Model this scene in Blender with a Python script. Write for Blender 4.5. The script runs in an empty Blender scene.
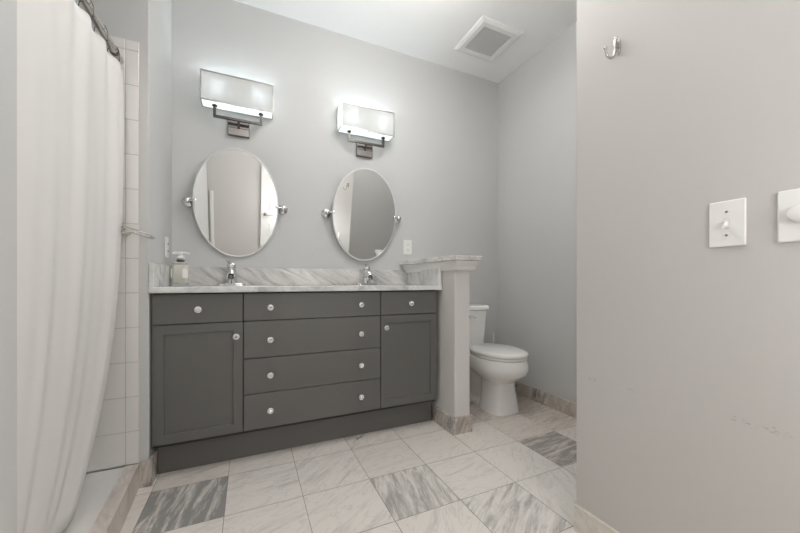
import bpy, bmesh, math, random
from mathutils import Vector, Matrix
S = bpy.context.scene
C = S.collection
PI = math.pi

# ------------------------------------------------------------------ camera, world, exposure
cam = bpy.data.objects.new('camera', bpy.data.cameras.new('camera'))
C.objects.link(cam); S.camera = cam
cam.location = (0.3965, -1.7974, 0.9327)
cam.rotation_euler = (PI/2, 0, -0.426)
cam.data.sensor_width = 36; cam.data.lens = 332.05/800*36
cam.data.shift_y = (282.1-266.5)/800
cam.data.clip_start = 0.02
w = bpy.data.worlds.new('world'); S.world = w; w.use_nodes = True
w.node_tree.nodes['Background'].inputs[0].default_value = (.8, .85, .9, 1)
w.node_tree.nodes['Background'].inputs[1].default_value = .3
S.view_settings.view_transform = 'Standard'; S.view_settings.look = 'None'
S.view_settings.gamma = 1; S.view_settings.use_curve_mapping = False
S.view_settings.exposure = 0.30
try: S.cycles.use_denoising = True; S.cycles.max_bounces = 12; S.cycles.diffuse_bounces = 8
except Exception: pass
CEIL_FILL_STRENGTH = 4.5
VANITY_FILL_STRENGTH = 9.8
BULB_STRENGTH = 25.0
FLOOR_FILL_STRENGTH = 6.5

YW = 0.561; XR = 2.44; ZC = 2.724; XL = -0.024; XN = 1.52; YN = -0.930; YB = -2.62

# ------------------------------------------------------------------ materials
def srgb(r, g, b):
    f = lambda c: (c/255/12.92) if c/255 <= .04045 else ((c/255+.055)/1.055)**2.4
    return (f(r), f(g), f(b), 1)
def newmat(name):
    m = bpy.data.materials.new(name); m.use_nodes = True
    return m, m.node_tree.nodes, m.node_tree.links, m.node_tree.nodes['Principled BSDF']
def plain(name, col, rough=.5, metal=0, spec=.5, bump=0, bscale=200, **kw):
    m, n, l, p = newmat(name)
    p.inputs['Base Color'].default_value = col; p.inputs['Roughness'].default_value = rough
    p.inputs['Metallic'].default_value = metal; p.inputs['Specular IOR Level'].default_value = spec
    for k, v in kw.items(): p.inputs[k].default_value = v
    tc = n.new('ShaderNodeTexCoord'); no = n.new('ShaderNodeTexNoise'); no.inputs['Scale'].default_value = bscale
    l.new(tc.outputs['Object'], no.inputs['Vector'])
    if bump:
        b = n.new('ShaderNodeBump'); b.inputs['Strength'].default_value = bump; b.inputs['Distance'].default_value = .002
        l.new(no.outputs['Fac'], b.inputs['Height']); l.new(b.outputs[0], p.inputs['Normal'])
    else:
        r = n.new('ShaderNodeMapRange'); r.inputs['To Min'].default_value = max(0, rough-.03); r.inputs['To Max'].default_value = rough+.03
        if rough > .04: l.new(no.outputs['Fac'], r.inputs['Value']); l.new(r.outputs[0], p.inputs['Roughness'])
    return m
def ramp(n, stops):
    r = n.new('ShaderNodeValToRGB'); e = r.color_ramp.elements
    while len(e) < len(stops): e.new(.5)
    for k, (pos, col) in zip(e, stops): k.position = pos; k.color = col
    return r
def marble(name, base, vein, rot=(0, 0, 0), scale=(1, 1, 1), freq=6, amount=.6, warm=None, rough=.25, ridge=1.0):
    m, n, l, p = newmat(name)
    tc = n.new('ShaderNodeTexCoord'); mp = n.new('ShaderNodeMapping')
    mp.vector_type = 'TEXTURE'; mp.inputs['Rotation'].default_value = rot; mp.inputs['Scale'].default_value = [1/q for q in scale]
    l.new(tc.outputs['Object'], mp.inputs['Vector'])
    a = n.new('ShaderNodeTexNoise'); a.inputs['Scale'].default_value = freq; a.inputs['Detail'].default_value = 8; a.inputs['Roughness'].default_value = .62; a.inputs['Distortion'].default_value = .9
    l.new(mp.outputs[0], a.inputs['Vector'])
    r = ramp(n, [(.36, (amount,)*3+(1,)), (.5, (amount*.35,)*3+(1,)), (.62, (0, 0, 0, 1))]); l.new(a.outputs['Fac'], r.inputs[0])
    b = n.new('ShaderNodeTexNoise'); b.inputs['Scale'].default_value = freq*.6; b.inputs['Detail'].default_value = 6; b.inputs['Distortion'].default_value = 1.6
    l.new(mp.outputs[0], b.inputs['Vector'])
    r2 = ramp(n, [(.47, (0, 0, 0, 1)), (.5, (amount*ridge,)*3+(1,)), (.53, (0, 0, 0, 1))]); l.new(b.outputs['Fac'], r2.inputs[0])
    mx = n.new('ShaderNodeMath'); mx.operation = 'MAXIMUM'; l.new(r.outputs[0], mx.inputs[0]); l.new(r2.outputs[0], mx.inputs[1])
    c = n.new('ShaderNodeMix'); c.data_type = 'RGBA'; c.inputs['A'].default_value = base; c.inputs['B'].default_value = vein
    l.new(mx.outputs[0], c.inputs['Factor']); out = c.outputs['Result']
    if warm:
        c2 = n.new('ShaderNodeMix'); c2.data_type = 'RGBA'; c2.inputs['B'].default_value = warm
        d = n.new('ShaderNodeTexNoise'); d.inputs['Scale'].default_value = freq*.45; l.new(mp.outputs[0], d.inputs['Vector'])
        rr = ramp(n, [(.4, (0, 0, 0, 1)), (.65, (.7, .7, .7, 1))]); l.new(d.outputs['Fac'], rr.inputs[0])
        l.new(rr.outputs[0], c2.inputs['Factor']); l.new(out, c2.inputs['A']); out = c2.outputs['Result']
    l.new(out, p.inputs['Base Color']); p.inputs['Roughness'].default_value = rough
    return m
def floor_marble():
    m, n, l, p = newmat('floor marble tile')
    at = lambda k: (lambda a: (setattr(a, 'attribute_name', k), a)[1])(n.new('ShaderNodeAttribute'))
    geo = n.new('ShaderNodeTexCoord'); ang, seed, dark, warm = at('ang'), at('seed'), at('dark'), at('warm')
    vr = n.new('ShaderNodeVectorRotate'); vr.rotation_type = 'Z_AXIS'
    l.new(geo.outputs['Object'], vr.inputs['Vector']); l.new(ang.outputs['Fac'], vr.inputs['Angle'])
    cb = n.new('ShaderNodeCombineXYZ'); l.new(seed.outputs['Fac'], cb.inputs['Z']); l.new(seed.outputs['Fac'], cb.inputs['X'])
    ad = n.new('ShaderNodeVectorMath'); l.new(vr.outputs[0], ad.inputs[0]); l.new(cb.outputs[0], ad.inputs[1])
    mp = n.new('ShaderNodeMapping'); mp.inputs['Scale'].default_value = (.9, 5.5, 1); l.new(ad.outputs[0], mp.inputs['Vector'])
    a = n.new('ShaderNodeTexNoise'); a.inputs['Scale'].default_value = 6; a.inputs['Detail'].default_value = 9; a.inputs['Roughness'].default_value = .70; a.inputs['Distortion'].default_value = .45
    l.new(mp.outputs[0], a.inputs['Vector'])
    mp2 = n.new('ShaderNodeMapping'); mp2.inputs['Scale'].default_value = (1.0, 2.2, 1); l.new(ad.outputs[0], mp2.inputs['Vector'])
    b = n.new('ShaderNodeTexNoise'); b.inputs['Scale'].default_value = 5; b.inputs['Detail'].default_value = 6; b.inputs['Distortion'].default_value = 1.4
    l.new(mp2.outputs[0], b.inputs['Vector'])
    # veins: how far the noise falls below a level that rises with 'dark'
    lv = n.new('ShaderNodeMath'); lv.operation = 'MULTIPLY_ADD'; lv.inputs[1].default_value = .22; lv.inputs[2].default_value = .46; l.new(dark.outputs['Fac'], lv.inputs[0])
    sb = n.new('ShaderNodeMath'); sb.operation = 'SUBTRACT'; l.new(lv.outputs[0], sb.inputs[0]); l.new(a.outputs['Fac'], sb.inputs[1])
    mr = n.new('ShaderNodeMapRange'); mr.inputs['From Min'].default_value = 0; mr.inputs['From Max'].default_value = .17; l.new(sb.outputs[0], mr.inputs['Value'])
    st = n.new('ShaderNodeMath'); st.operation = 'MULTIPLY_ADD'; st.inputs[1].default_value = .62; st.inputs[2].default_value = .30; l.new(dark.outputs['Fac'], st.inputs[0])
    f1 = n.new('ShaderNodeMath'); f1.operation = 'MULTIPLY'; l.new(mr.outputs[0], f1.inputs[0]); l.new(st.outputs[0], f1.inputs[1])
    r2 = ramp(n, [(.475, (0, 0, 0, 1)), (.5, (.20, .20, .20, 1)), (.525, (0, 0, 0, 1))]); l.new(b.outputs['Fac'], r2.inputs[0])
    f2 = n.new('ShaderNodeMath'); f2.operation = 'MAXIMUM'; l.new(f1.outputs[0], f2.inputs[0]); l.new(r2.outputs[0], f2.inputs[1])
    k0 = n.new('ShaderNodeMapping'); k0.vector_type = 'TEXTURE'; k0.inputs['Location'].default_value = (.985, .105, 0); k0.inputs['Rotation'].default_value = (0, 0, .66); k0.inputs['Scale'].default_value = (.095, .02, 1)
    l.new(geo.outputs['Object'], k0.inputs['Vector'])
    kn = n.new('ShaderNodeTexNoise'); kn.inputs['Scale'].default_value = 38; kn.inputs['Detail'].default_value = 4; l.new(geo.outputs['Object'], kn.inputs['Vector'])
    kl = n.new('ShaderNodeVectorMath'); kl.operation = 'LENGTH'; l.new(k0.outputs[0], kl.inputs[0])
    ka = n.new('ShaderNodeMath'); ka.operation = 'MULTIPLY_ADD'; ka.inputs[1].default_value = 3.2; l.new(kn.outputs['Fac'], ka.inputs[0]); l.new(kl.outputs['Value'], ka.inputs[2])
    kr = n.new('ShaderNodeMapRange'); kr.inputs['From Min'].default_value = 2.15; kr.inputs['From Max'].default_value = 1.75; kr.inputs['To Max'].default_value = .95; l.new(ka.outputs[0], kr.inputs['Value'])
    f3 = n.new('ShaderNodeMath'); f3.operation = 'MAXIMUM'; l.new(f2.outputs[0], f3.inputs[0]); l.new(kr.outputs[0], f3.inputs[1]); f2 = f3
    c0 = n.new('ShaderNodeMix'); c0.data_type = 'RGBA'; c0.inputs['A'].default_value = srgb(228, 223, 217); c0.inputs['B'].default_value = srgb(206, 190, 178); l.new(warm.outputs['Fac'], c0.inputs['Factor'])
    c1 = n.new('ShaderNodeMix'); c1.data_type = 'RGBA'; l.new(c0.outputs['Result'], c1.inputs['A'])
    v = n.new('ShaderNodeMix'); v.data_type = 'RGBA'; v.inputs['A'].default_value = srgb(122, 123, 121); v.inputs['B'].default_value = srgb(118, 102, 92); l.new(warm.outputs['Fac'], v.inputs['Factor'])
    l.new(v.outputs['Result'], c1.inputs['B']); l.new(f2.outputs[0], c1.inputs['Factor'])
    l.new(c1.outputs['Result'], p.inputs['Base Color']); p.inputs['Roughness'].default_value = .34
    return m
def paint(name, col, scuff=None):
    m, n, l, p = newmat(name)
    p.inputs['Roughness'].default_value = .55; p.inputs['Specular IOR Level'].default_value = .25
    tc = n.new('ShaderNodeTexCoord'); no = n.new('ShaderNodeTexNoise'); no.inputs['Scale'].default_value = 260; l.new(tc.outputs['Object'], no.inputs['Vector'])
    b = n.new('ShaderNodeBump'); b.inputs['Strength'].default_value = .06; b.inputs['Distance'].default_value = .001
    l.new(no.outputs['Fac'], b.inputs['Height']); l.new(b.outputs[0], p.inputs['Normal'])
    p.inputs['Base Color'].default_value = col
    if scuff:   # faint grey rub marks where something scraped along the paint
        last = None
        for (y0, z0, ry, rz, sl) in scuff:
            sx = n.new('ShaderNodeSeparateXYZ'); l.new(tc.outputs['Object'], sx.inputs[0])
            dy = n.new('ShaderNodeMath'); dy.operation = 'SUBTRACT'; l.new(sx.outputs['Y'], dy.inputs[0]); dy.inputs[1].default_value = y0
            zz = n.new('ShaderNodeMath'); zz.operation = 'MULTIPLY_ADD'; l.new(dy.outputs[0], zz.inputs[0]); zz.inputs[1].default_value = -sl; l.new(sx.outputs['Z'], zz.inputs[2])
            cv = n.new('ShaderNodeCombineXYZ')
            d1 = n.new('ShaderNodeMath'); d1.operation = 'DIVIDE'; l.new(dy.outputs[0], d1.inputs[0]); d1.inputs[1].default_value = ry
            d2a = n.new('ShaderNodeMath'); d2a.operation = 'SUBTRACT'; l.new(zz.outputs[0], d2a.inputs[0]); d2a.inputs[1].default_value = z0
            d2 = n.new('ShaderNodeMath'); d2.operation = 'DIVIDE'; l.new(d2a.outputs[0], d2.inputs[0]); d2.inputs[1].default_value = rz
            l.new(d1.outputs[0], cv.inputs[0]); l.new(d2.outputs[0], cv.inputs[1])
            ln = n.new('ShaderNodeVectorMath'); ln.operation = 'LENGTH'; l.new(cv.outputs[0], ln.inputs[0])
            mr = n.new('ShaderNodeMapRange'); mr.inputs['From Min'].default_value = 1; mr.inputs['From Max'].default_value = .6; l.new(ln.outputs['Value'], mr.inputs['Value'])
            last2 = mr.outputs[0]
            if last:
                mx = n.new('ShaderNodeMath'); mx.operation = 'MAXIMUM'; l.new(last, mx.inputs[0]); l.new(last2, mx.inputs[1]); last2 = mx.outputs[0]
            last = last2
        mp = n.new('ShaderNodeMapping'); mp.inputs['Scale'].default_value = (1, 60, 240); l.new(tc.outputs['Object'], mp.inputs['Vector'])
        ns = n.new('ShaderNodeTexNoise'); ns.inputs['Scale'].default_value = 1.5; ns.inputs['Detail'].default_value = 3; l.new(mp.outputs[0], ns.inputs['Vector'])
        rr = ramp(n, [(.52, (0, 0, 0, 1)), (.66, (.6, .6, .6, 1))]); l.new(ns.outputs['Fac'], rr.inputs[0])
        mu = n.new('ShaderNodeMath'); mu.operation = 'MULTIPLY'; l.new(last, mu.inputs[0]); l.new(rr.outputs[0], mu.inputs[1])
        c = n.new('ShaderNodeMix'); c.data_type = 'RGBA'; c.inputs['A'].default_value = col; c.inputs['B'].default_value = srgb(140, 138, 132); l.new(mu.outputs[0], c.inputs['Factor'])
        l.new(c.outputs['Result'], p.inputs['Base Color'])
    return m
def emit(name, col, s):
    m, n, l, p = newmat(name)
    p.inputs['Base Color'].default_value = col; p.inputs['Emission Color'].default_value = col; p.inputs['Emission Strength'].default_value = s
    return m
def shade_mat(name, dif, tra):
    m, n, l, p = newmat(name)
    o = n['Material Output']
    d = n.new('ShaderNodeBsdfDiffuse'); d.inputs[0].default_value = dif
    t = n.new('ShaderNodeBsdfTranslucent'); t.inputs[0].default_value = tra
    a = n.new('ShaderNodeAddShader'); l.new(d.outputs[0], a.inputs[0]); l.new(t.outputs[0], a.inputs[1]); l.new(a.outputs[0], o.inputs[0])
    tc = n.new('ShaderNodeTexCoord'); no = n.new('ShaderNodeTexNoise'); no.inputs['Scale'].default_value = 700; l.new(tc.outputs['Object'], no.inputs['Vector'])
    b = n.new('ShaderNodeBump'); b.inputs['Strength'].default_value = .1; b.inputs['Distance'].default_value = .0005; l.new(no.outputs['Fac'], b.inputs['Height']); l.new(b.outputs[0], d.inputs['Normal'])
    n.remove(p)
    return m
M = {}
M['paint'] = paint('grey wall paint', srgb(199, 199, 198))
M['paint_near'] = paint('warm grey wall paint', srgb(197, 194, 191), [(-1.395, .585, .035, .012, .1), (-1.455, .583, .03, .011, .1), (-1.0, .583, .03, .008, 0), (-1.13, .582, .02, .008, 0), (-.93, .6, .02, .007, 0)])
M['paint_light'] = paint('pale grey half wall paint', srgb(216, 214, 211))
M['ceiling'] = paint('white ceiling paint', srgb(244, 244, 243))
M['trim'] = plain('white trim paint', srgb(226, 225, 222), .4)
M['cabinet'] = plain('charcoal cabinet paint', srgb(100, 99, 96), .42, bump=.05, bscale=300)
M['cabinet_dark'] = plain('charcoal cabinet carcass', srgb(48, 46, 44), .6)
M['counter'] = marble('counter marble', srgb(222, 222, 220), srgb(146, 146, 146), (0, 0, .5), (1, 2.2, 1.5), 5, .65, rough=.18, ridge=.3)
M['splash'] = marble('backsplash marble', srgb(216, 213, 210), srgb(136, 135, 136), (0, .55, 0), (.8, 1, 3.6), 4.6, .8, rough=.22, ridge=.25)
M['base'] = marble('baseboard marble', srgb(216, 210, 204), srgb(98, 91, 86), (.25, .25, 0), (3.2, 3.2, .7), 6, .9, srgb(194, 182, 172), .3)
M['base_pale'] = marble('pale baseboard marble', srgb(222, 216, 208), srgb(180, 170, 160), (.6, 0, 0), (1, 1, 3), 7, .45, None, .3)
M['curb'] = marble('curb marble', srgb(214, 206, 199), srgb(160, 148, 138), (0, 0, .2), (3, 1, 1), 7, .5, None, .3)
M['cap'] = marble('half wall cap marble', srgb(222, 221, 219), srgb(150, 142, 134), (0, 0, 0), (2, 1, 2), 7, .6, None, .25)
M['floor'] = floor_marble()
M['grout'] = plain('grout', srgb(150, 138, 130), .8)
M['tile'] = plain('white wall tile', srgb(228, 226, 223), .2)
M['tgrout'] = plain('wall tile grout', srgb(190, 184, 178), .8)
M['porcelain'] = plain('white porcelain', srgb(244, 243, 241), .12)
M['plastic'] = plain('white plastic', srgb(232, 231, 229), .35)
M['grille'] = plain('grille plastic', srgb(206, 206, 204), .45)
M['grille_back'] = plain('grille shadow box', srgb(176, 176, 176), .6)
M['dark'] = plain('dark slot', srgb(40, 40, 42), .6)
M['pan'] = plain('shower pan acrylic', srgb(224, 222, 219), .25)
M['chrome'] = plain('polished chrome', (.72, .73, .74, 1), .10, 1)
M['nickel'] = plain('brushed nickel', (.60, .58, .55, 1), .26, 1)
M['bronze'] = plain('dark nickel', (.15, .14, .13, 1), .25, 1)
M['plate'] = plain('sconce plate nickel', (.30, .28, .27, 1), .22, 1)
M['mirror'] = plain('mirror silver', (.93, .94, .94, 1), 0.0, 1)
M['mirror_edge'] = plain('ground mirror edge', srgb(226, 227, 226), .25, .1)
M['curtain'] = plain('white shower curtain', srgb(226, 224, 222), .75, bump=.08, bscale=500)
M['crystal'] = plain('clear faceted glass', (.9, .9, .9, 1), .08, .0, .9, **{'Transmission Weight': .35, 'IOR': 1.5})
M['shade'] = shade_mat('lamp shade fabric', (.52, .515, .50, 1), (.038, .038, .037, 1))
M['shade_side'] = shade_mat('lamp shade end panel', (.52, .515, .5, 1), (.20, .20, .195, 1))
M['shade_base'] = shade_mat('lamp shade diffuser', (.6, .6, .58, 1), (.30, .30, .29, 1))
M['bulb'] = emit('bulb glass', (.78, .91, 1, 1), BULB_STRENGTH)
M['fill_shade'] = emit('added fill light shade', (1, .995, .985, 1), FLOOR_FILL_STRENGTH)  # glow of the added floor fill light
M['fill_vanity'] = emit('added fill diffuser near vanity', (1, .995, .985, 1), VANITY_FILL_STRENGTH)
M['diffuser'] = emit('added fill diffuser', (1, .995, .985, 1), CEIL_FILL_STRENGTH)  # glow of the added fill light in the entry
M['bottle'] = plain('clear bottle plastic', (.98, .98, .97, 1), .12, 0, .5, **{'Transmission Weight': .8, 'IOR': 1.3})
M['soap'] = plain('cream soap', srgb(236, 232, 218), .35)
M['label'] = plain('white label', srgb(238, 236, 232), .5)
M['collar'] = plain('dark collar', srgb(70, 70, 72), .4)

# ------------------------------------------------------------------ geometry helpers
def bx(bm, x0, x1, y0, y1, z0, z1, bev=0, seg=2, mi=0):
    r = bmesh.ops.create_cube(bm, size=1, matrix=Matrix.Translation(((x0+x1)/2, (y0+y1)/2, (z0+z1)/2)) @ Matrix.Diagonal((abs(x1-x0), abs(y1-y0), abs(z1-z0), 1)))
    vs = r['verts']; fs = {f for v in vs for f in v.link_faces}
    for f in fs: f.material_index = mi
    if bev:
        bmesh.ops.bevel(bm, geom=list({e for v in vs for e in v.link_edges}), offset=bev, segments=seg, affect='EDGES', profile=.5)
    return bm
def rings(bm, loops, cap=True, mi=0, closed=False):
    vl = [[bm.verts.new(p) for p in lp] for lp in loops]
    N = len(vl[0]); pairs = list(zip(vl, vl[1:]))
    if closed: pairs.append((vl[-1], vl[0]))
    for a, b in pairs:
        for i in range(N):
            f = bm.faces.new((a[i], a[(i+1) % N], b[(i+1) % N], b[i])); f.material_index = mi; f.smooth = True
    if cap and not closed:
        f = bm.faces.new(list(reversed(vl[0]))); f.material_index = mi
        f = bm.faces.new(vl[-1]); f.material_index = mi
    return bm
def frame_of(d):
    d = d.normalized(); u = d.cross(Vector((0, 0, 1)))
    if u.length < 1e-3: u = Vector((1, 0, 0))
    u.normalize(); return u, d.cross(u).normalized()
def tube(bm, pts, r, n=12, closed=False, mi=0):
    P = [Vector(p) for p in pts]; K = len(P)
    rr = r if isinstance(r, (list, tuple)) else [r]*K
    loops = []; pu = None
    for i in range(K):
        d = (P[(i+1) % K]-P[i-1]) if closed else (P[min(i+1, K-1)]-P[max(i-1, 0)])
        u, v = frame_of(d)
        if pu is not None:
            u = (pu - d.normalized()*pu.dot(d.normalized()))
            u.normalize(); v = d.normalized().cross(u)
        pu = u
        loops.append([P[i]+(u*math.cos(2*PI*k/n)+v*math.sin(2*PI*k/n))*rr[i] for k in range(n)])
    return rings(bm, loops, not closed, mi, closed)
def lathe(bm, base, axis, prof, n=24, mi=0):   # prof: (along axis, radius)
    a = Vector(axis).normalized(); u, v = frame_of(a); b = Vector(base)
    return rings(bm, [[b+a*t+(u*math.cos(2*PI*k/n)+v*math.sin(2*PI*k/n))*max(r, 1e-4) for k in range(n)] for t, r in prof], True, mi)
def smooth_path(pts, sub=6):
    P = [Vector(p) for p in pts]; out = []
    for i in range(len(P)-1):
        p0, p1, p2, p3 = P[max(i-1, 0)], P[i], P[i+1], P[min(i+2, len(P)-1)]
        for k in range(sub):
            t = k/sub
            out.append(.5*((2*p1)+(p2-p0)*t+(2*p0-5*p1+4*p2-p3)*t*t+(3*p1-p0-3*p2+p3)*t**3))
    out.append(P[-1]); return out
def prism(bm, poly, z0, z1, mi=0):
    b = [bm.verts.new((x, y, z0)) for x, y in poly]; t = [bm.verts.new((x, y, z1)) for x, y in poly]
    n = len(poly)
    fs = [bm.faces.new(list(reversed(b))), bm.faces.new(t)] + [bm.faces.new((b[i], b[(i+1) % n], t[(i+1) % n], t[i])) for i in range(n)]
    for f in fs: f.material_index = mi
    return bm
NB = lambda: bmesh.new()
def wloc(o):
    v = Vector((0, 0, 0))
    while o: v += o.location; o = o.parent
    return v
def obj(name, bm, mats, parent=None, smooth=False):     # geometry is given in world coordinates
    if parent: bmesh.ops.translate(bm, verts=bm.verts, vec=-wloc(parent))
    bmesh.ops.recalc_face_normals(bm, faces=bm.faces)
    me = bpy.data.meshes.new(name); bm.to_mesh(me); bm.free()
    for m in (mats if isinstance(mats, (list, tuple)) else [mats]): me.materials.append(m)
    if smooth:
        for p in me.polygons: p.use_smooth = True
        try: me.set_sharp_from_angle(angle=math.radians(38))
        except Exception: pass
    o = bpy.data.objects.new(name, me); C.objects.link(o)
    if parent: o.parent = parent
    return o
def tag(o, label, cat, group=None):
    o['label'] = label; o['category'] = cat
    if group: o['group'] = group
    return o
def thing(name, label, cat, loc, group=None):
    o = bpy.data.objects.new(name, None); C.objects.link(o); o.location = loc; o.empty_display_size = .05
    return tag(o, label, cat, group)
def struct(name, bm, m, label=None):
    o = obj(name, bm, m); o['kind'] = 'structure'
    if label: o['label'] = label
    return o
def dup(root, loc):
    r = root.copy(); C.objects.link(r); r.location = loc
    for ch in list(root.children):
        c = ch.copy(); C.objects.link(c); c.parent = r
        for g in list(ch.children):
            d = g.copy(); C.objects.link(d); d.parent = c
    return r

# ------------------------------------------------------------------ floor: marble tiles on a 305 mm grid
T = .305
def build_floor():
    rnd = random.Random(4)
    bm = NB()
    la = {k: bm.faces.layers.float.new(k) for k in ('ang', 'seed', 'dark', 'warm')}
    special = {  # (column, row): vein angle, darkness, warmth
        (0, 0): (1.42, .84, 0), (3, 1): (-1.78, .56, .05), (4, 2): (.55, .5, 0), (6, 1): (.09, .74, .35),
        (7, 0): (.2, .34, .45), (6, 0): (.15, .12, .35), (6, -1): (.5, .26, .5), (7, -1): (.3, .34, .6), (5, -1): (.5, .25, .5), (5, 0): (.3, .02, .1), (6, -2): (.6, .4, .7),
        (1, 0): (.12, .2, 0), (2, 0): (.75, .2, 0), (2, -1): (.8, .1, .12), (3, -1): (.7, .12, .2), (1, -1): (.3, .08, .15), (0, -1): (.4, .12, .25),
        (3, 0): (.1, .05, .15), (4, 0): (.3, .05, .05), (4, 1): (.12, .06, 0), (5, 1): (.9, .04, 0), (4, -1): (.3, .05, .2), (5, 2): (1.2, .05, 0), (1, 1): (.3, .12, 0), (2, 1): (.6, .12, 0), (-1, 0): (.4, .1, .15), (0, 1): (.3, .12, .05), (7, 1): (.5, .1, .1)}
    g = .0011
    for i in range(-3, 9):
        for j in range(-2, 9):
            x0, x1, y1, y0 = i*T+g, (i+1)*T-g, -j*T-g, -(j+1)*T+g
            vs = [bm.verts.new(p) for p in ((x0, y0, 0), (x1, y0, 0), (x1, y1, 0), (x0, y1, 0))]
            f = bm.faces.new(vs); f.material_index = 0
            a, d, wm = special.get((i, j), (rnd.uniform(-.5, 1.2), rnd.uniform(.02, .2), rnd.uniform(0, .2)))
            f[la['ang']] = -a; f[la['seed']] = (i*13+j*7) % 29*.73+.3; f[la['dark']] = d; f[la['warm']] = wm
            vb = [bm.verts.new((v.co.x, v.co.y, -.003)) for v in vs]
            for k in range(4):
                ff = bm.faces.new((vs[k], vb[k], vb[(k+1) % 4], vs[(k+1) % 4])); ff.material_index = 1
    bx(bm, -3*T, 9*T, -9*T, 2*T, -.06, -.0022, mi=1)
    return struct('floor', bm, [M['floor'], M['grout']])
build_floor()

# ------------------------------------------------------------------ room shell
struct('ceiling', bx(NB(), -.95, 2.6, YB-.1, YW+.1, ZC, ZC+.08), M['ceiling'])
struct('wall_back', bx(NB(), XL-.3, XR+.1, YW, YW+.1, 0, ZC), M['paint'])
struct('wall_right', bx(NB(), XR, XR+.1, YN-.05, YW, 0, ZC), M['paint'])
struct('wall_near_right', bx(NB(), XN, XR+.1, YB, YN, 0, ZC, .003, 1), M['paint_near'])
struct('wall_behind', bx(NB(), -.95, XN, YB-.1, YB, 0, ZC), M['paint_near'])
struct('wall_left', bx(NB(), -.95, XL, .07, YW, 0, ZC, .003, 1), M['paint'])
struct('wall_near_left', bx(NB(), -.95, XL, YB, -.879, 0, ZC, .003, 1), M['paint'])
struct('wall_shower', bx(NB(), -.95, -.87, -.879, .07, 0, ZC), M['paint'])
def tiles():
    bm = NB()
    xs = [-.059, -.108]
    while xs[-1] > -.84: xs.append(max(xs[-1]-.155, -.868))
    zs = [.113]
    z = 1.351-.1558*8
    zz = z
    while zz < 1.95:
        zz += .1558
        if zz > .13: zs.append(zz)
    zs = [q for q in zs if q < 1.99] + [2.02]
    bx(bm, -.868, -.0600, .0625, .0695, .113, 2.019, mi=1)
    for a, b in zip(xs, xs[1:]):
        for c, d in zip(zs, zs[1:]):
            bx(bm, b+.0012, a-.0012, .060, .068, c+.0012, d-.0012, .0012, 1)
    return struct('wall_tile', bm, [M['tile'], M['tgrout']])
tiles()

# half wall between vanity and toilet
hx0, hx1, hy0 = 1.547, 1.659, -.077
struct('wall_partition', bx(NB(), hx0, hx1, hy0, YW, 0, 1.0638, .003, 1), M['paint_light'])
def apron():
    bm = NB()
    def lp(a, b, c, z): return [(1.512-a, YW, z), (hx0-a, hy0-b, z), (hx1+c, hy0-b, z), (hx1+c, YW, z)]
    rings(bm, [lp(.008, .022, .018, 1.006), lp(.010, .026, .022, 1.012), lp(.012, .030, .026, 1.03), lp(.018, .042, .034, 1.052), lp(.019, .044, .036, 1.0642)])
    for f in bm.faces: f.smooth = False
    return struct('trim_1', bm, M['trim'])
apron()
cb_ = prism(NB(), [(1.462, YW), (hx0-.028, hy0-.056), (hx1+.054, hy0-.056), (hx1+.054, YW)], 1.0648, 1.095)
bmesh.ops.bevel(cb_, geom=list(cb_.edges), offset=.004, segments=2, affect='EDGES', profile=.5)
struct('trim_2', cb_, M['cap'])
# marble baseboards
struct('baseboard_partition', prism(NB(), [(hx0-.022, .15), (hx0-.022, hy0-.018), (hx1+.006, hy0-.018), (hx1+.006, YW), (hx1+.0005, YW), (hx1+.0005, hy0-.0005), (hx0-.0005, hy0-.0005), (hx0-.0005, .15)], 0, .1), M['base'])
struct('baseboard_right', bx(NB(), XR-.012, XR-.0005, YN, YW-.012, 0, .1, .002, 1), M['base'])
struct('baseboard_back', bx(NB(), hx1+.007, XR-.0125, YW-.012, YW-.0005, 0, .1, .002, 1), M['base'])
struct('baseboard_near', bx(NB(), XN-.012, XN-.0005, YB+.02, YN+.0, 0, .1, .002, 1), M['base_pale'])
struct('baseboard_left', prism(NB(), [(-.0565, .055), (-.010, .055), (-.010, .152), (XL+.0005, .152), (XL+.0005, .0695), (-.0565, .0695)], 0, .118), M['base'])
struct('baseboard_near_left', bx(NB(), XL+.0005, XL+.012, YB+.02, -.885, 0, .1, .002, 1), M['base_pale'])
# entry door and a white trim board on the wall behind the viewpoint (both show in the left mirror)
def entry_door():
    x0, x1, y = .66, 1.42, YB+.004
    bm = bx(NB(), x0, x1, y, y+.035, .01, 2.03, .002, 1)
    d = obj('door_1', bm, M['trim']); d['kind'] = 'structure'
    for (z0, z1) in ((.2, .86), (1.05, 1.9)):
        pb = NB()
        for (a, b, c, e) in ((x0+.12, x1-.12, z0, z0+.014), (x0+.12, x1-.12, z1-.014, z1), (x0+.12, x0+.134, z0, z1), (x1-.134, x1-.12, z0, z1)):
            bx(pb, a, b, y+.035, y+.044, c, e, .003, 1)
        obj('door_moulding', pb, M['trim'], d)
    hb = lathe(NB(), (x0+.065, y+.035, 1.0), (0, 1, 0), [(0, .026), (.008, .026), (.010, .012), (.05, .011), (.052, .001)])
    tube(hb, [(x0+.065, y+.082, 1.0), (x0+.11, y+.084, .998), (x0+.18, y+.08, .994)], [.009, .008, .006])
    obj('door_handle', hb, M['nickel'], d, True)
entry_door()
struct('trim_3', bx(NB(), .0, .045, YB+.001, YB+.03, .0, 1.26, .004, 1), M['trim'])

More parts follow.
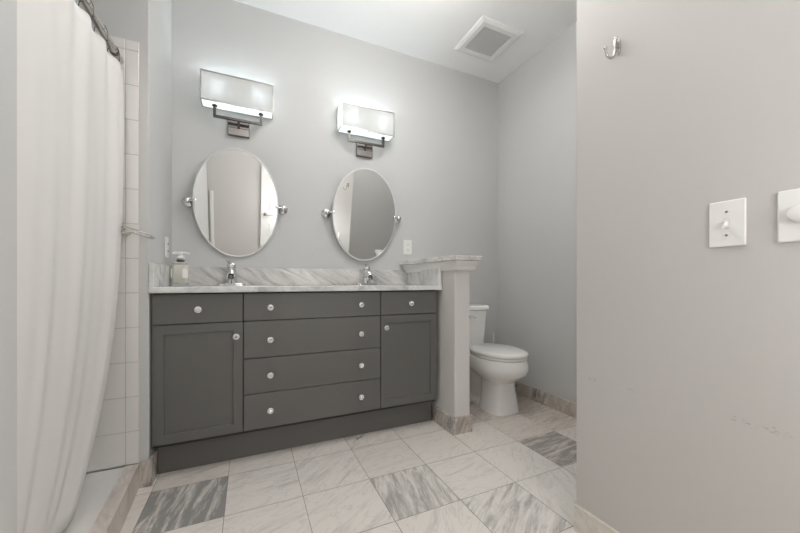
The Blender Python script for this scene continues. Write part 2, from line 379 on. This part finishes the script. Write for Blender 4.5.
# ------------------------------------------------------------------ shower
def curb_poly(o0, o1, k=.055): return [(-o0, .058), (-o1, .058), (-o1+k, -.877), (-o0+k, -.877)]
struct('trim_4', prism(NB(), curb_poly(.108, .0585), 0, .112), M['curb'], 'marble curb edging the shower')
def pan():
    bm = NB()
    out = [(-.868, .058), (-.1085, .058), (-.0535, -.877), (-.868, -.877)]
    def inset(o): return [(-.868+o, .058-o), (-.1085-o, .058-o), (-.0535-o, -.877+o), (-.868+o, -.877+o)]
    L = [[(x, y, .002) for x, y in out], [(x, y, .108) for x, y in out], [(x, y, .108) for x, y in inset(.05)], [(x, y, .105) for x, y in inset(.11)], [(x, y, .098) for x, y in inset(.20)]]
    rings(bm, L)
    for f in bm.faces: f.smooth = False
    t = thing('shower_pan', 'white acrylic shower pan behind the marble curb under the curtain', 'shower pan', (-.45, -.4, 0))
    obj('basin', bm, M['pan'], t)
    obj('drain', lathe(NB(), (-.47, -.42, .0982), (0, 0, 1), [(0, .05), (.003, .05), (.0035, .04), (.002, .001)]), M['chrome'], t, True)
pan()
RX, RZ = -.125, 1.912
def rod():
    t = thing('shower_curtain_rod', 'brushed metal rod holding up the white shower curtain', 'curtain rod', (RX, -.4, RZ))
    obj('pole', tube(NB(), [(RX, .02, RZ), (RX, -.87, RZ)], .0145, 20), M['nickel'], t, True)
    obj('collar', lathe(NB(), (RX, -.02, RZ), (0, 1, 0), [(0, .0136), (.0, .0165), (.012, .0165), (.012, .0136)]), M['bronze'], t, True)
    obj('flange', lathe(NB(), (RX, .0595, RZ), (0, -1, 0), [(0, .012), (.004, .013), (.03, .016), (.042, .0155), (.043, .010)]), M['nickel'], t, True)
    obj('flange', lathe(NB(), (RX, -.8785, RZ), (0, 1, 0), [(0, .028), (.004, .028), (.012, .018), (.02, .0155)]), M['nickel'], t, True)
rod()
def curtain():
    t = thing('shower_curtain', 'long white fabric shower curtain hanging in soft folds from the metal rod', 'shower curtain', (RX, -.4, RZ-.03))
    bm = NB(); ns, nz = 200, 44
    y0, y1, z1, z0 = .036, -.862, 1.866, .125
    hooks = [-.03-.128*k for k in range(7)]
    grid = []
    for i in range(ns+1):
        s = i/ns; row = []
        for k in range(nz+1):
            q = k/nz; z = z1+(z0-z1)*q
            y = y0+(y1-y0)*s
            ph = 2*PI*(y+.03)/.128
            top = math.exp(-q*7)
            sag = -.008*(1-math.cos(ph))*.5*math.exp(-q*9)
            fold = .007*math.cos(ph)*top + (1-top)*(.0055*math.sin(ph*.5+1.2+.8*q)+.003*math.sin(ph*.83+2.1*q)+.002*math.sin(ph*1.37-1.1*q+2))*(1-.5*q)
            lean = -.010*q-.035*q**3
            x = RX+.004+.018*math.exp(-s*9)+fold+lean*(1-.2*s)
            row.append(bm.verts.new((x, y-.34*q**4*(1-s), z+sag)))
        grid.append(row)
    for i in range(ns):
        for k in range(nz):
            f = bm.faces.new((grid[i][k], grid[i+1][k], grid[i+1][k+1], grid[i][k+1])); f.smooth = True
    o = obj('curtain_fabric', bm, M['curtain'], t, True)
    md = o.modifiers.new('thickness', 'SOLIDIFY'); md.thickness = .0015
    for y in hooks:
        if y < -.86: continue
        hb = NB()
        pts = [(RX+.022, y-.004, RZ-.046), (RX+.021, y+.002, RZ-.022), (RX+.017, y+.003, RZ+.004), (RX+.004, y+.003, RZ+.0185), (RX-.012, y+.002, RZ+.013), (RX-.018, y+.001, RZ-.010), (RX-.020, y-.004, RZ-.040)]
        tube(hb, smooth_path(pts, 5), .0014, 8)
        for p in (pts[0], pts[-1]): bmesh.ops.create_uvsphere(hb, u_segments=10, v_segments=8, radius=.0036, matrix=Matrix.Translation(p))
        obj('curtain_hook', hb, M['bronze'], t, True)
curtain()
def towel_ring():
    t = thing('towel_ring', 'small chrome towel ring on the white shower wall tile', 'towel ring', (-.095, .06, 1.165))
    pb = lathe(NB(), (-.100, .0595, 1.152), (0, -1, 0), [(0, .013), (.004, .013), (.008, .007), (.034, .007)], 18)
    lathe(pb, (-.108, .026, 1.150), (1, -.1, .12), [(0, .015), (.002, .016), (.028, .008), (.040, .004)], 20)
    obj('post', pb, M['nickel'], t, True)
    cx, cy, cz = -.046, .000, 1.149
    A = Vector((.055, .010, -.020)); B = Vector((.012, -.045, .002))
    pts = [Vector((cx, cy, cz))+A*math.cos(2*PI*k/40)+B*math.sin(2*PI*k/40) for k in range(40)]
    obj('ring', tube(NB(), pts, .0038, 10, True), M['nickel'], t, True)
towel_ring()

# ------------------------------------------------------------------ vanity
vanity = thing('vanity_cabinet', 'long charcoal double vanity cabinet with round glass knobs under the marble countertop', 'vanity', (.747, .3, 0))
YD = .079
vb = NB()
for a in ((-.0225, 1.5145, YD+.021, YD+.032, .15, .70), (-.0225, 1.5145, YD+.021, YD+.032, .70, .8805), (-.0225, 1.5145, YW-.014, YW-.002, .15, .8805), (-.0225, 1.5145, YD+.032, YW-.014, .15, .166),
          (-.0225, -.0105, YD+.032, YW-.014, .166, .8805), (1.5025, 1.5145, YD+.032, YW-.014, .166, .8805)): bx(vb, *a)
obj('carcass', vb, M['cabinet_dark'], vanity)
kb = bx(NB(), -.0095, 1.5145, .155, .175, .001, .1495)
obj('toe_kick', kb, M['cabinet'], vanity)
obj('side_panel', bx(NB(), -.0225, -.0155, YD+.012, YD+.0205, .15, .8805), M['cabinet'], vanity)
def knob_bm(x, y, z):
    bm = NB()
    lathe(bm, (x, y, z), (0, -1, 0), [(0, .011), (.003, .0105), (.005, .006), (.011, .006)], 16, 1)
    lathe(bm, (x, y-.010, z), (0, -1, 0), [(0, .008), (.005, .0145), (.010, .0165), (.015, .0145), (.017, .010), (.0171, .006)], 10, 0)
    lathe(bm, (x, y-.0268, z), (0, -1, 0), [(0, .0062), (.0012, .0062), (.002, .004)], 12, 1)
    for f in bm.faces: f.smooth = False
    return bm
def drawer(x0, x1, z0, z1, knobs):
    g = .0022
    d = obj('drawer', bx(NB(), x0+g, x1-g, YD, YD+.0205, z0+g, z1-g, .0015, 1), M['cabinet'], vanity)
    for kx in knobs: obj('knob', knob_bm(kx, YD, (z0+z1)/2 if z1 < .7 else (z0+z1)/2-.004), [M['crystal'], M['chrome']], d)
def door(x0, x1, z0, z1, knob, fr):
    g = .0022; bm = bx(NB(), x0+g, x1-g, YD, YD+.0205, z0+g, z1-g)
    f = min(bm.faces, key=lambda f: f.calc_center_median().y)
    bmesh.ops.inset_individual(bm, faces=[f], thickness=fr)
    f = min([f for f in bm.faces if abs(f.normal.y) > .9 and f.calc_area() > .05], key=lambda f: f.calc_center_median().y+(0 if abs(f.calc_center_median().x-(x0+x1)/2) < .01 and len(f.verts) == 4 and f.calc_area() < (x1-x0-.05)*(z1-z0-.05) else 1))
    bmesh.ops.inset_individual(bm, faces=[f], thickness=.004, depth=-.0085)
    d = obj('door', bm, M['cabinet'], vanity)
    obj('knob', knob_bm(knob[0], YD, knob[1]), [M['crystal'], M['chrome']], d)
XA, XB, X0, X1 = .368, 1.120, -.0145, 1.512
drawer(X0, XA, .731, .876, [.171]); door(X0, XA, .167, .731, (.336, .658), .060)
for z0, z1 in ((.731, .876), (.537, .731), (.353, .537), (.167, .353)): drawer(XA, XB, z0, z1, [.497, .993])
drawer(XB, X1, .731, .876, [1.318]); door(XB, X1, .167, .731, (1.151, .656), .062)

# countertop with two undermount basins
SX = (.318, 1.172); SY = .295
def counter():
    t = thing('vanity_countertop', 'grey veined marble vanity countertop with low backsplash and two sink cutouts', 'countertop', (.75, .3, .882))
    z0, z1 = .8812, .911
    bm = bx(NB(), -.0232, 1.5400, .055, YW-.001, z0, z1, .004, 2)
    o = obj('slab', bm, M['counter'], t)
    cut = NB()
    for sx in SX:
        rings(cut, [[(sx+.215*math.cos(2*PI*k/48), SY+.155*math.sin(2*PI*k/48), z) for k in range(48)] for z in (.85, .95)])
    co = obj('cutter', cut, M['counter'], t)
    md = o.modifiers.new('b', 'BOOLEAN'); md.operation = 'DIFFERENCE'; md.object = co; md.solver = 'EXACT'
    dg = bpy.context.evaluated_depsgraph_get()
    me = bpy.data.meshes.new_from_object(o.evaluated_get(dg)); o.modifiers.clear(); o.data = me
    bpy.data.objects.remove(co)
    obj('backsplash', bx(NB(), -.0232, 1.5400, YW-.021, YW-.0008, .9112, 1.024, .002, 1), M['splash'], t)
    obj('side_splash', bx(NB(), -.0232, -.003, .064, YW-.0215, .9112, 1.022, .002, 1), M['counter'], t)
    obj('side_splash', bx(NB(), 1.516, 1.5400, .064, YW-.0215, .9112, 1.022, .002, 1), M['counter'], t)
    return t
ctop = counter()
def sink(sx):
    bm = NB()
    L = []
    for z, k in ((.8806, 1.06), (.8808, 1.0), (.86, .985), (.80, .9), (.765, .7), (.755, .4), (.753, .1)):
        L.append([(sx+.213*k*math.cos(2*PI*q/48), SY+.153*k*math.sin(2*PI*q/48), z) for q in range(48)])
    rings(bm, L, False)
    bm.faces.new(bm.verts[-48:])
    o = obj('sink_basin', bm, M['porcelain'], ctop, True); md = o.modifiers.new('t', 'SOLIDIFY'); md.thickness = .006; md.offset = 1
    obj('drain', lathe(NB(), (sx, SY, .7535), (0, 0, 1), [(0, .022), (.002, .022), (.003, .018), (.002, .002)]), M['chrome'], o, True)
for sx in SX: sink(sx)
def faucet(x, label):
    y, z = .475, .9113
    t = thing('sink_faucet', label, 'faucet', (x, y, z), 'chrome faucets on the countertop')
    dk = []
    for zz, k in ((z, 1), (z+.008, 1), (z+.013, .93), (z+.014, .8)):
        dk.append([(x+(.052+.026*k*math.cos(a) if math.cos(a) > 0 else -.052+.026*k*math.cos(a)), y+.026*k*math.sin(a), zz) for a in [2*PI*q/40 for q in range(40)]])
    obj('deck_plate', rings(NB(), dk), M['chrome'], t, True)
    obj('body', lathe(NB(), (x, y, z+.0135), (0, 0, 1), [(0, .034), (.012, .031), (.05, .0275), (.085, .026), (.096, .024), (.099, .014)]), M['chrome'], t, True)
    sp = NB()
    tube(sp, smooth_path([(x, y-.008, z+.055), (x, y-.035, z+.073), (x, y-.062, z+.075), (x, y-.084, z+.058)], 5), [.023]*5+[.0225]*5+[.021]*5+[.019], 16)
    s = obj('spout', sp, M['chrome'], t, True)
    obj('aerator', lathe(NB(), (x, y-.083, z+.059), (0, -.35, -1), [(0, .0155), (.017, .015), (.018, .011)]), M['bronze'], s, True)
    lv = lathe(NB(), (x, y, z+.108), (0, 0, 1), [(0, .018), (.004, .025), (.020, .024), (.027, .017), (.029, .004)])
    tube(lv, smooth_path([(x, y+.004, z+.128), (x-.012, y-.015, z+.142), (x-.026, y-.04, z+.153)], 5), [.009]*5+[.007]*5+[.0055], 12)
    obj('lever', lv, M['chrome'], t, True)
    return t
faucet(.298, 'chrome single-lever faucet below the left oval mirror')
faucet(1.165, 'chrome single-lever faucet below the right oval mirror')
def soap():
    x, y, z = .046, .40, .9113
    t = thing('soap_dispenser', 'clear soap dispenser bottle with cream soap and white pump on the counter', 'soap dispenser', (x, y, z))
    def sq(h, zz, n=4.5):
        h *= .88
        return [(x+h*math.copysign(abs(math.cos(a))**(2/n), math.cos(a)), y+h*.8*math.copysign(abs(math.sin(a))**(2/n), math.sin(a)), zz) for a in [2*PI*q/36 for q in range(36)]]
    b = obj('bottle', rings(NB(), [sq(.040, z), sq(.044, z+.004), sq(.044, z+.118), sq(.040, z+.128), sq(.020, z+.134)]), M['bottle'], t, True)
    obj('soap_fill', rings(NB(), [sq(.037, z+.016), sq(.039, z+.02), sq(.039, z+.112), sq(.037, z+.116)]), M['soap'], b, True)
    obj('label', bx(NB(), x+.014, x+.0400, y-.0335, y-.0315, z+.045, z+.095, .001, 1), M['label'], t)
    obj('label', bx(NB(), x-.0400, x-.033, y-.0335, y-.0315, z+.045, z+.095, .001, 1), M['label'], t)
    obj('collar', lathe(NB(), (x, y, z+.132), (0, 0, 1), [(0, .020), (.014, .020), (.015, .012)]), M['collar'], t, True)
    pb = lathe(NB(), (x, y, z+.146), (0, 0, 1), [(0, .011), (.008, .021), (.013, .021), (.020, .012), (.032, .011), (.034, .016), (.044, .016), (.046, .006)])
    tube(pb, [(x-.005, y, z+.183), (x-.026, y-.004, z+.185), (x-.036, y-.005, z+.181)], [.008, .007, .006], 10)
    tube(pb, [(x+.005, y-.002, z+.183), (x+.030, y-.012, z+.184), (x+.046, y-.018, z+.178)], [.008, .006, .0045], 10)
    obj('pump', pb, M['plastic'], t, True)
soap()

# ------------------------------------------------------------------ oval tilting mirrors
def mirror(x, hw, hh, tilt, yaw, label):
    y, z = .50, 1.418
    t = thing('oval_mirror', label, 'mirror', (x, y, z), 'oval tilting mirrors above the vanity')
    R = Matrix.Translation((x, y, z)) @ Matrix.Rotation(math.radians(yaw), 4, 'Z') @ Matrix.Rotation(math.radians(tilt), 4, 'X')
    n = 96
    ell = lambda k, yy: [R @ Vector((hw*k*math.cos(2*PI*q/n), yy, hh*k*math.sin(2*PI*q/n))) for q in range(n)]
    g = NB(); vs = [g.verts.new(p) for p in ell(.970, -.004)]; vb = [g.verts.new(p) for p in ell(.970, .0)]
    g.faces.new(vs); g.faces.new(list(reversed(vb)))
    for i in range(n): g.faces.new((vs[i], vs[(i+1) % n], vb[(i+1) % n], vb[i]))
    obj('glass', g, M['mirror'], t)
    e = NB()
    rings(e, [ell(.9705, -.0039), ell(1.0, -.0022), ell(1.0, .003), ell(.9705, .003)], False, 0, True)
    obj('bevelled_edge', e, M['mirror_edge'], t)
    for sgn in (-1, 1):
        px = x+sgn*(hw+.030)
        b = lathe(NB(), (px, YW-.0005, z), (0, -1, 0), [(0, .034), (.006, .034), (.013, .031), (.019, .020), (.022, .011), (.040, .009), (.044, .013), (.052, .016), (.060, .013), (.064, .006)], 28)
        tube(b, [(px, .508, z), (x+sgn*(hw-.012), .498, z)], .0065, 12)
        lathe(b, (x+sgn*(hw-.010), .4955, z), (0, -1, 0), [(0, .011), (.004, .011), (.006, .008)], 16)
        obj('pivot_post', b, M['chrome'], t, True)
    return t
mirror(.330, .240, .332, 8.8, 1.0, 'oval tilting mirror nearest the shower curtain, reflecting a white door')
mirror(1.163, .243, .332, 6.4, 1.2, 'oval tilting mirror nearest the half wall, reflecting the robe hook')

# ------------------------------------------------------------------ wall sconces
def sconce(x0, label):
    x1 = x0+.398; y0, y1, z0, z1 = .459, .556, 2.012, 2.181; xc = (x0+x1)/2
    t = thing('wall_sconce', label, 'wall lamp', (xc, YW, 1.91), 'rectangular sconces above the mirrors')
    sb = NB(); th = .003
    for (a, b, mi) in (((x0, y0), (x1, y0), 0), ((x1, y0), (x1, y1), 1), ((x1, y1), (x0, y1), 0), ((x0, y1), (x0, y0), 1)):
        f = sb.faces.new([sb.verts.new(p) for p in ((a[0], a[1], z0), (b[0], b[1], z0), (b[0], b[1], z1), (a[0], a[1], z1))]); f.material_index = mi
    bmesh.ops.remove_doubles(sb, verts=sb.verts, dist=1e-5)
    sh = obj('lamp_shade', sb, [M['shade'], M['shade_side']], t)
    db = NB(); db.faces.new([db.verts.new(p) for p in ((x0+th, y0+th, z0+.002), (x1-th, y0+th, z0+.002), (x1-th, y1-th, z0+.002), (x0+th, y1-th, z0+.002))])
    obj('shade_diffuser', db, M['shade_base'], sh)
    fb = NB(); r = .0032
    for y in (y0-.001, y1-.002):
        for z in (z0, z1): bx(fb, x0-r, x1+r, y-r, y+r, z-r, z+r)
        for x in (x0, x1): bx(fb, x-r, x+r, y-r, y+r, z0+r, z1-r)
    for x in (x0, x1):
        for z in (z0, z1): bx(fb, x-r, x+r, y0+r, y1-r-.002, z-r*.8, z+r*.8)
    obj('shade_frame', fb, M['nickel'], sh)
    ym = .50; ax0, ax1 = xc-.130, xc+.130
    ab = NB(); h = .0075
    bx(ab, ax0-h, ax1+h, ym-h, ym+h, 1.940-h, 1.940+h, .001, 1)
    for x in (ax0, ax1):
        bx(ab, x-h, x+h, ym-h, ym+h, 1.9475, z0-.001, .001, 1)
        lathe(ab, (x, ym, z0-.014), (0, 0, 1), [(0, .009), (.001, .015), (.007, .015), (.008, .010)], 16)
    obj('arm', ab, M['bronze'], t)
    pb = NB()
    bx(pb, xc-.063, xc+.063, .549, YW-.0005, 1.858, 1.962, .002, 1)
    bx(pb, xc-.061, xc+.061, .536, .549, 1.858, 1.905, .002, 1)
    bx(pb, xc-.061, xc+.061, .536, .549, 1.912, 1.962, .002, 1)
    bx(pb, xc-.062, xc+.062, .533, .549, 1.905, 1.9118)
    obj('back_plate', pb, M['plate'], t)
    obj('stem', tube(NB(), [(xc, .534, 1.908), (xc, ym, 1.938)], .0075, 12), M['bronze'], t, True)
    for x in (xc-.115, xc+.115):
        hb = lathe(NB(), (x, ym+.008, z0+.0065), (0, 0, 1), [(0, .013), (.03, .013), (.031, .008)], 14)
        o = obj('lamp_holder', hb, M['plastic'], t, True)
        obj('bulb', lathe(NB(), (x, ym+.008, z0+.038), (0, 0, 1), [(0, .010), (.015, .013), (.045, .026), (.065, .028), (.085, .020), (.092, .006)], 18), M['bulb'], o, True)
sconce(.136, 'rectangular shaded wall sconce above the left oval mirror')
sconce(.973, 'rectangular shaded wall sconce above the right oval mirror')

# ------------------------------------------------------------------ plates, hook, vent
def gfci(x, z):
    y = YW-.0005
    t = thing('wall_outlet', 'white wall outlet beside the half wall, right of the right mirror', 'outlet', (x, y, z))
    obj('cover_plate', bx(NB(), x-.036, x+.036, y-.006, y, z-.058, z+.058, .003, 2), M['plastic'], t)
    f = obj('receptacle', bx(NB(), x-.017, x+.017, y-.009, y-.006, z-.034, z+.034, .001, 1), M['plastic'], t)
    for s in (-1, 1):
        for o in (-.00675, .00675): obj('slot', bx(NB(), x+o-.00125, x+o+.00125, y-.0094, y-.0091, z+s*.02-.005, z+s*.02+.005), M['dark'], f)
    obj('button', bx(NB(), x-.009, x+.009, y-.0100, y-.0091, z-.004, z+.004), M['plastic'], f)
gfci(1.531, 1.206)
def side_outlet():
    x, y, z = XL+.0005, .415, 1.125
    t = thing('wall_outlet', 'white outlet on the narrow wall left of the vanity, above the soap', 'outlet', (x, y, z))
    obj('cover_plate', bx(NB(), x, x+.006, y-.036, y+.036, z-.058, z+.058, .003, 2), M['plastic'], t)
    f = obj('receptacle', bx(NB(), x+.006, x+.009, y-.017, y+.017, z-.034, z+.034, .001, 1), M['plastic'], t)
    for s in (-1, 1): obj('slot', bx(NB(), x+.0091, x+.0095, y-.008, y+.008, z+s*.02-.005, z+s*.02+.005), M['dark'], f)
side_outlet()
def switches():
    x = XN-.0005; y, z = -1.367, 1.083
    t = thing('light_switch', 'white toggle light switch on the near wall, toggle pushed down', 'light switch', (x, y, z))
    obj('cover_plate', bx(NB(), x-.006, x, y-.0365, y+.0365, z-.0595, z+.0595, .003, 2), M['plastic'], t)
    obj('toggle_slot', bx(NB(), x-.0066, x-.006, y-.0058, y+.0058, z-.0135, z+.0135), M['grille'], t)
    tb = bx(NB(), x-.0075, x-.0066, y-.0045, y+.0045, z-.011, z+.011)
    rings(tb, [[(x-.006, y-.004, z-.006), (x-.006, y+.004, z-.006), (x-.006, y+.004, z+.007), (x-.006, y-.004, z+.007)], [(x-.022, y-.0035, z-.013), (x-.022, y+.0035, z-.013), (x-.020, y+.0035, z-.005), (x-.020, y-.0035, z-.005)]])
    obj('toggle', tb, M['plastic'], t)
    for s in (-1, 1): obj('screw', lathe(NB(), (x-.006, y, z+s*.030), (-1, 0, 0), [(0, .0034), (.0012, .003), (.0016, .0012)], 12), M['nickel'], t, True)
    y = -1.493
    t = thing('dimmer_switch', 'white wall plate with a round dimmer knob, right of the toggle switch', 'dimmer', (x, y, z))
    obj('cover_plate', bx(NB(), x-.006, x, y-.0365, y+.0365, z-.0595, z+.0595, .003, 2), M['plastic'], t)
    obj('knob', lathe(NB(), (x-.006, y, z+.002), (-1, 0, 0), [(0, .0195), (.004, .0195), (.012, .0175), (.015, .016), (.0165, .012)], 28), M['plastic'], t, True)
switches()
def robe_hook():
    x, y, z = XN-.0005, -1.09, 1.718
    t = thing('robe_hook', 'small polished metal robe hook high on the near wall', 'hook', (x, y, z))
    pb = NB()
    L = []
    for k, xx in ((1, x), (1, x-.004), (.75, x-.007)):
        L.append([(xx, y+.008*k*math.cos(2*PI*q/24), z+.029*k*math.sin(2*PI*q/24)) for q in range(24)])
    obj('back_plate', rings(pb, L), M['nickel'], t, True)
    hb = NB()
    bmesh.ops.create_uvsphere(hb, u_segments=12, v_segments=10, radius=.006, matrix=Matrix.Translation((x-.014, y, z+.024)))
    tube(hb, [(x-.005, y, z+.018), (x-.014, y, z+.024)], .004, 10)
    obj('upper_prong', hb, M['nickel'], t, True)
    jb = NB()
    tube(jb, smooth_path([(x-.018, y, z+.016), (x-.021, y, z), (x-.022, y, z-.024), (x-.030, y, z-.043), (x-.046, y, z-.050), (x-.062, y, z-.043), (x-.068, y, z-.028)], 5), [.004]*25+[.0035]*5+[.003], 12)
    bmesh.ops.create_uvsphere(jb, u_segments=12, v_segments=10, radius=.0055, matrix=Matrix.Translation((x-.0685, y, z-.024)))
    for dz in (.014, .001, -.012): tube(jb, [(x-.005, y, z+dz-.003), (x-.021, y, z+dz+.001)], .0035, 10)
    obj('lower_prong', jb, M['nickel'], t, True)
robe_hook()
def vent():
    x0, x1, y0, y1 = 1.825, 2.188, .003, .348; z = ZC-.0005
    t = thing('ceiling_vent', 'square white exhaust vent with a grille on the ceiling', 'ceiling vent', ((x0+x1)/2, (y0+y1)/2, z))
    bm = NB()
    r = lambda o, zz: [(x0+o, y0+o, zz), (x1-o, y0+o, zz), (x1-o, y1-o, zz), (x0+o, y1-o, zz)]
    rings(bm, [r(0, z), r(0, z-.007), r(.022, z-.017), r(.056, z-.017), r(.058, z-.008), r(.056, z)], False, 0, True)
    for f in bm.faces: f.smooth = False
    obj('frame', bm, M['plastic'], t)
    gb = NB(); bx(gb, x0+.057, x1-.057, y0+.057, y1-.057, z-.003, z-.001, mi=1)
    nx, ny = 26, 20
    for k in range(nx):
        xx = x0+.062+(x1-x0-.124)*k/(nx-1); bx(gb, xx-.0026, xx+.0026, y0+.058, y1-.058, z-.014, z-.005)
    for k in range(ny):
        yy = y0+.064+(y1-y0-.128)*k/(ny-1); bx(gb, x0+.058, x1-.058, yy-.0026, yy+.0026, z-.0145, z-.009)
    obj('grille', gb, [M['grille'], M['grille_back']], t)
vent()

# ------------------------------------------------------------------ toilet
def toilet():
    X = 2.068
    t = thing('toilet', 'white two-piece toilet with closed lid beyond the half wall', 'toilet', (X, .2, 0))
    N = 56
    def egg(z, front, back, b, n=2.1, nb=2.2, m=.55):
        yc = front+(back-front)*m; out = []
        for q in range(N):
            a = 2*PI*q/N; c, s = math.cos(a), math.sin(a)
            e = n if s < 0 else nb
            x = b*math.copysign(abs(c)**(2/e), c); y = (yc-front if s < 0 else back-yc)*math.copysign(abs(s)**(2/e), s)
            out.append((X+x, yc+y, z))
        return out
    L = [egg(.001, .0, .26, .124, 3.2, 2.6), egg(.015, .0, .26, .123, 3.2, 2.6), egg(.10, .012, .25, .110, 3.2, 2.6), egg(.185, .024, .26, .098, 3, 2.6), egg(.215, .018, .27, .100, 2.8, 2.4),
         egg(.238, -.012, .31, .122, 2.4), egg(.265, -.055, .36, .150, 2.2), egg(.295, -.096, .39, .178), egg(.33, -.106, .40, .187), egg(.365, -.099, .40, .183), egg(.388, -.090, .40, .180), egg(.392, -.080, .39, .172)]
    obj('bowl', rings(NB(), L), M['porcelain'], t, True)
    tw = NB()
    rings(tw, [egg(.001, .15, .47, .098, 3, 3, .5), egg(.03, .15, .47, .094, 3, 3, .5), egg(.045, .16, .46, .062, 2.6, 3, .5), egg(.16, .16, .45, .056, 2.6, 3, .5), egg(.26, .16, .45, .07, 2.6, 3, .5), egg(.30, .16, .46, .09, 2.6, 3, .5)])
    obj('trapway', tw, M['porcelain'], t, True)
    obj('tank_shelf', bx(NB(), X-.10, X+.10, .33, .545, .29, .405, .02, 3), M['porcelain'], t, True)
    obj('seat', rings(NB(), [egg(.393, -.086, .35, .174), egg(.397, -.094, .355, .181), egg(.408, -.094, .355, .181), egg(.411, -.088, .35, .177)]), M['porcelain'], t, True)
    obj('lid', rings(NB(), [egg(.4145, -.092, .355, .178), egg(.418, -.098, .36, .184), egg(.431, -.098, .362, .184), egg(.439, -.088, .358, .176), egg(.445, -.055, .335, .147)]), M['porcelain'], t, True)
    for sx in (-.075, .075): obj('hinge', tube(NB(), [(X+sx-.02, .352, .425), (X+sx+.02, .352, .425)], .010, 12), M['plastic'], t, True)
    tk = NB()
    def rr(hw, y0, y1, z, r=.03):
        out = []
        for cx, cy, a0 in ((X+hw-r, y1-r, 0), (X-hw+r, y1-r, PI/2), (X-hw+r, y0+r, PI), (X+hw-r, y0+r, 1.5*PI)):
            for k in range(6): a = a0+k*PI/10; out.append((cx+r*math.cos(a), cy+r*math.sin(a), z))
        return out
    rings(tk, [rr(0.0899, .405, .545, .405), rr(0.0949, .40, .55, .42), rr(0.1059, .390, .55, .60), rr(0.1119, .384, .55, .702)])
    tank = obj('tank', tk, M['porcelain'], t, True)
    obj('tank_lid', rings(NB(), [rr(0.1139, .382, .552, .703), rr(0.1259, .371, .556, .708), rr(0.1259, .371, .556, .732), rr(0.1179, .379, .552, .742)]), M['porcelain'], t, True)
    lv = lathe(NB(), (X-.08, .387, .655), (0, -1, 0), [(0, .013), (.008, .013), (.012, .008)], 16)
    tube(lv, [(X-.08, .373, .655), (X-.05, .369, .653), (X-.02, .369, .645)], [.006, .005, .006], 10)
    obj('flush_lever', lv, M['chrome'], tank, True)
    for sx in (-.118, .118): obj('bolt_cap', lathe(NB(), (X+sx*.82, .30, .030), (math.copysign(1, sx), 0, .4), [(0, .013), (.01, .011), (.016, .004)], 12), M['porcelain'], t, True)
toilet()
def valve():
    x, y, z = 1.83, YW-.0005, .19
    t = thing('shutoff_valve', 'small chrome water shutoff valve on the wall behind the toilet', 'valve', (x, y, z))
    b = lathe(NB(), (x, y, z), (0, -1, 0), [(0, .028), (.004, .026), (.006, .008), (.05, .008), (.052, .012), (.07, .012), (.072, .004)], 18)
    obj('valve_body', b, M['chrome'], t, True)
    obj('supply_hose', tube(NB(), smooth_path([(x, y-.06, z+.01), (x+.005, y-.07, z+.08), (x+.015, y-.06, z+.16), (x+.03, y-.05, z+.235)], 5), .005, 10), M['chrome'], t, True)
valve()
def brush():
    x, y = 2.292, .45
    t = thing('toilet_brush', 'thin white wand handle standing up behind the toilet', 'toilet brush', (x, y, 0))
    obj('handle', tube(NB(), [(x, y, .12), (x, y, .50)], .005, 10), M['plastic'], t, True)
    obj('holder', lathe(NB(), (x, y, .0015), (0, 0, 1), [(0, .045), (.01, .047), (.12, .042), (.125, .036), (.126, .01)], 24), M['plastic'], t, True)
brush()

# ------------------------------------------------------------------ added fill lamps on ceiling and floor, all out of view
def fill_ceiling_lamp(x, y, label, mat, r=.24):  # unseen fill light added to brighten room, ceiling and alcove
    t = thing('fill_ceiling_lamp', label, 'ceiling lamp', (x, y, ZC), 'added fill lamps')
    obj('canopy', lathe(NB(), (x, y, ZC-.0005), (0, 0, -1), [(0, .065), (.012, .065), (.025, .04), (.026, .01)], 32), M['nickel'], t, True)
    obj('stem', tube(NB(), [(x, y, ZC-.02), (x, y, 2.625)], .008, 12), M['nickel'], t, True)
    obj('diffuser', lathe(NB(), (x, y, 2.63), (0, 0, -1), [(0, .03), (.004, r*.9), (.012, r), (.14, r), (.150, r*.95), (.154, .02)], 48), M[mat], t, True)
fill_ceiling_lamp(.72, -1.62, 'added fill light as a drum lamp with a white diffuser, out of view in the entry near the door', 'diffuser')
fill_ceiling_lamp(1.17, -.46, 'added fill light as a drum lamp with a white diffuser, out of view nearest the vanity', 'fill_vanity')
def fill_floor_lamp():  # unseen fill light added behind the viewpoint to brighten the lower surfaces
    x, y = 1.14, -2.18
    t = thing('fill_floor_lamp', 'added fill light as a standing lamp with a lit drum shade, out of view by the door', 'floor lamp', (x, y, 0))
    obj('base', lathe(NB(), (x, y, .0012), (0, 0, 1), [(0, .13), (.012, .13), (.02, .12), (.026, .02)], 40), M['nickel'], t, True)
    obj('pole', tube(NB(), [(x, y, .02), (x, y, 1.02)], .011, 14), M['nickel'], t, True)
    obj('lamp_shade', lathe(NB(), (x, y, .98), (0, 0, 1), [(0, .02), (.002, .20), (.01, .205), (.33, .19), (.335, .18), (.336, .02)], 48), M['fill_shade'], t, True)
fill_floor_lamp()
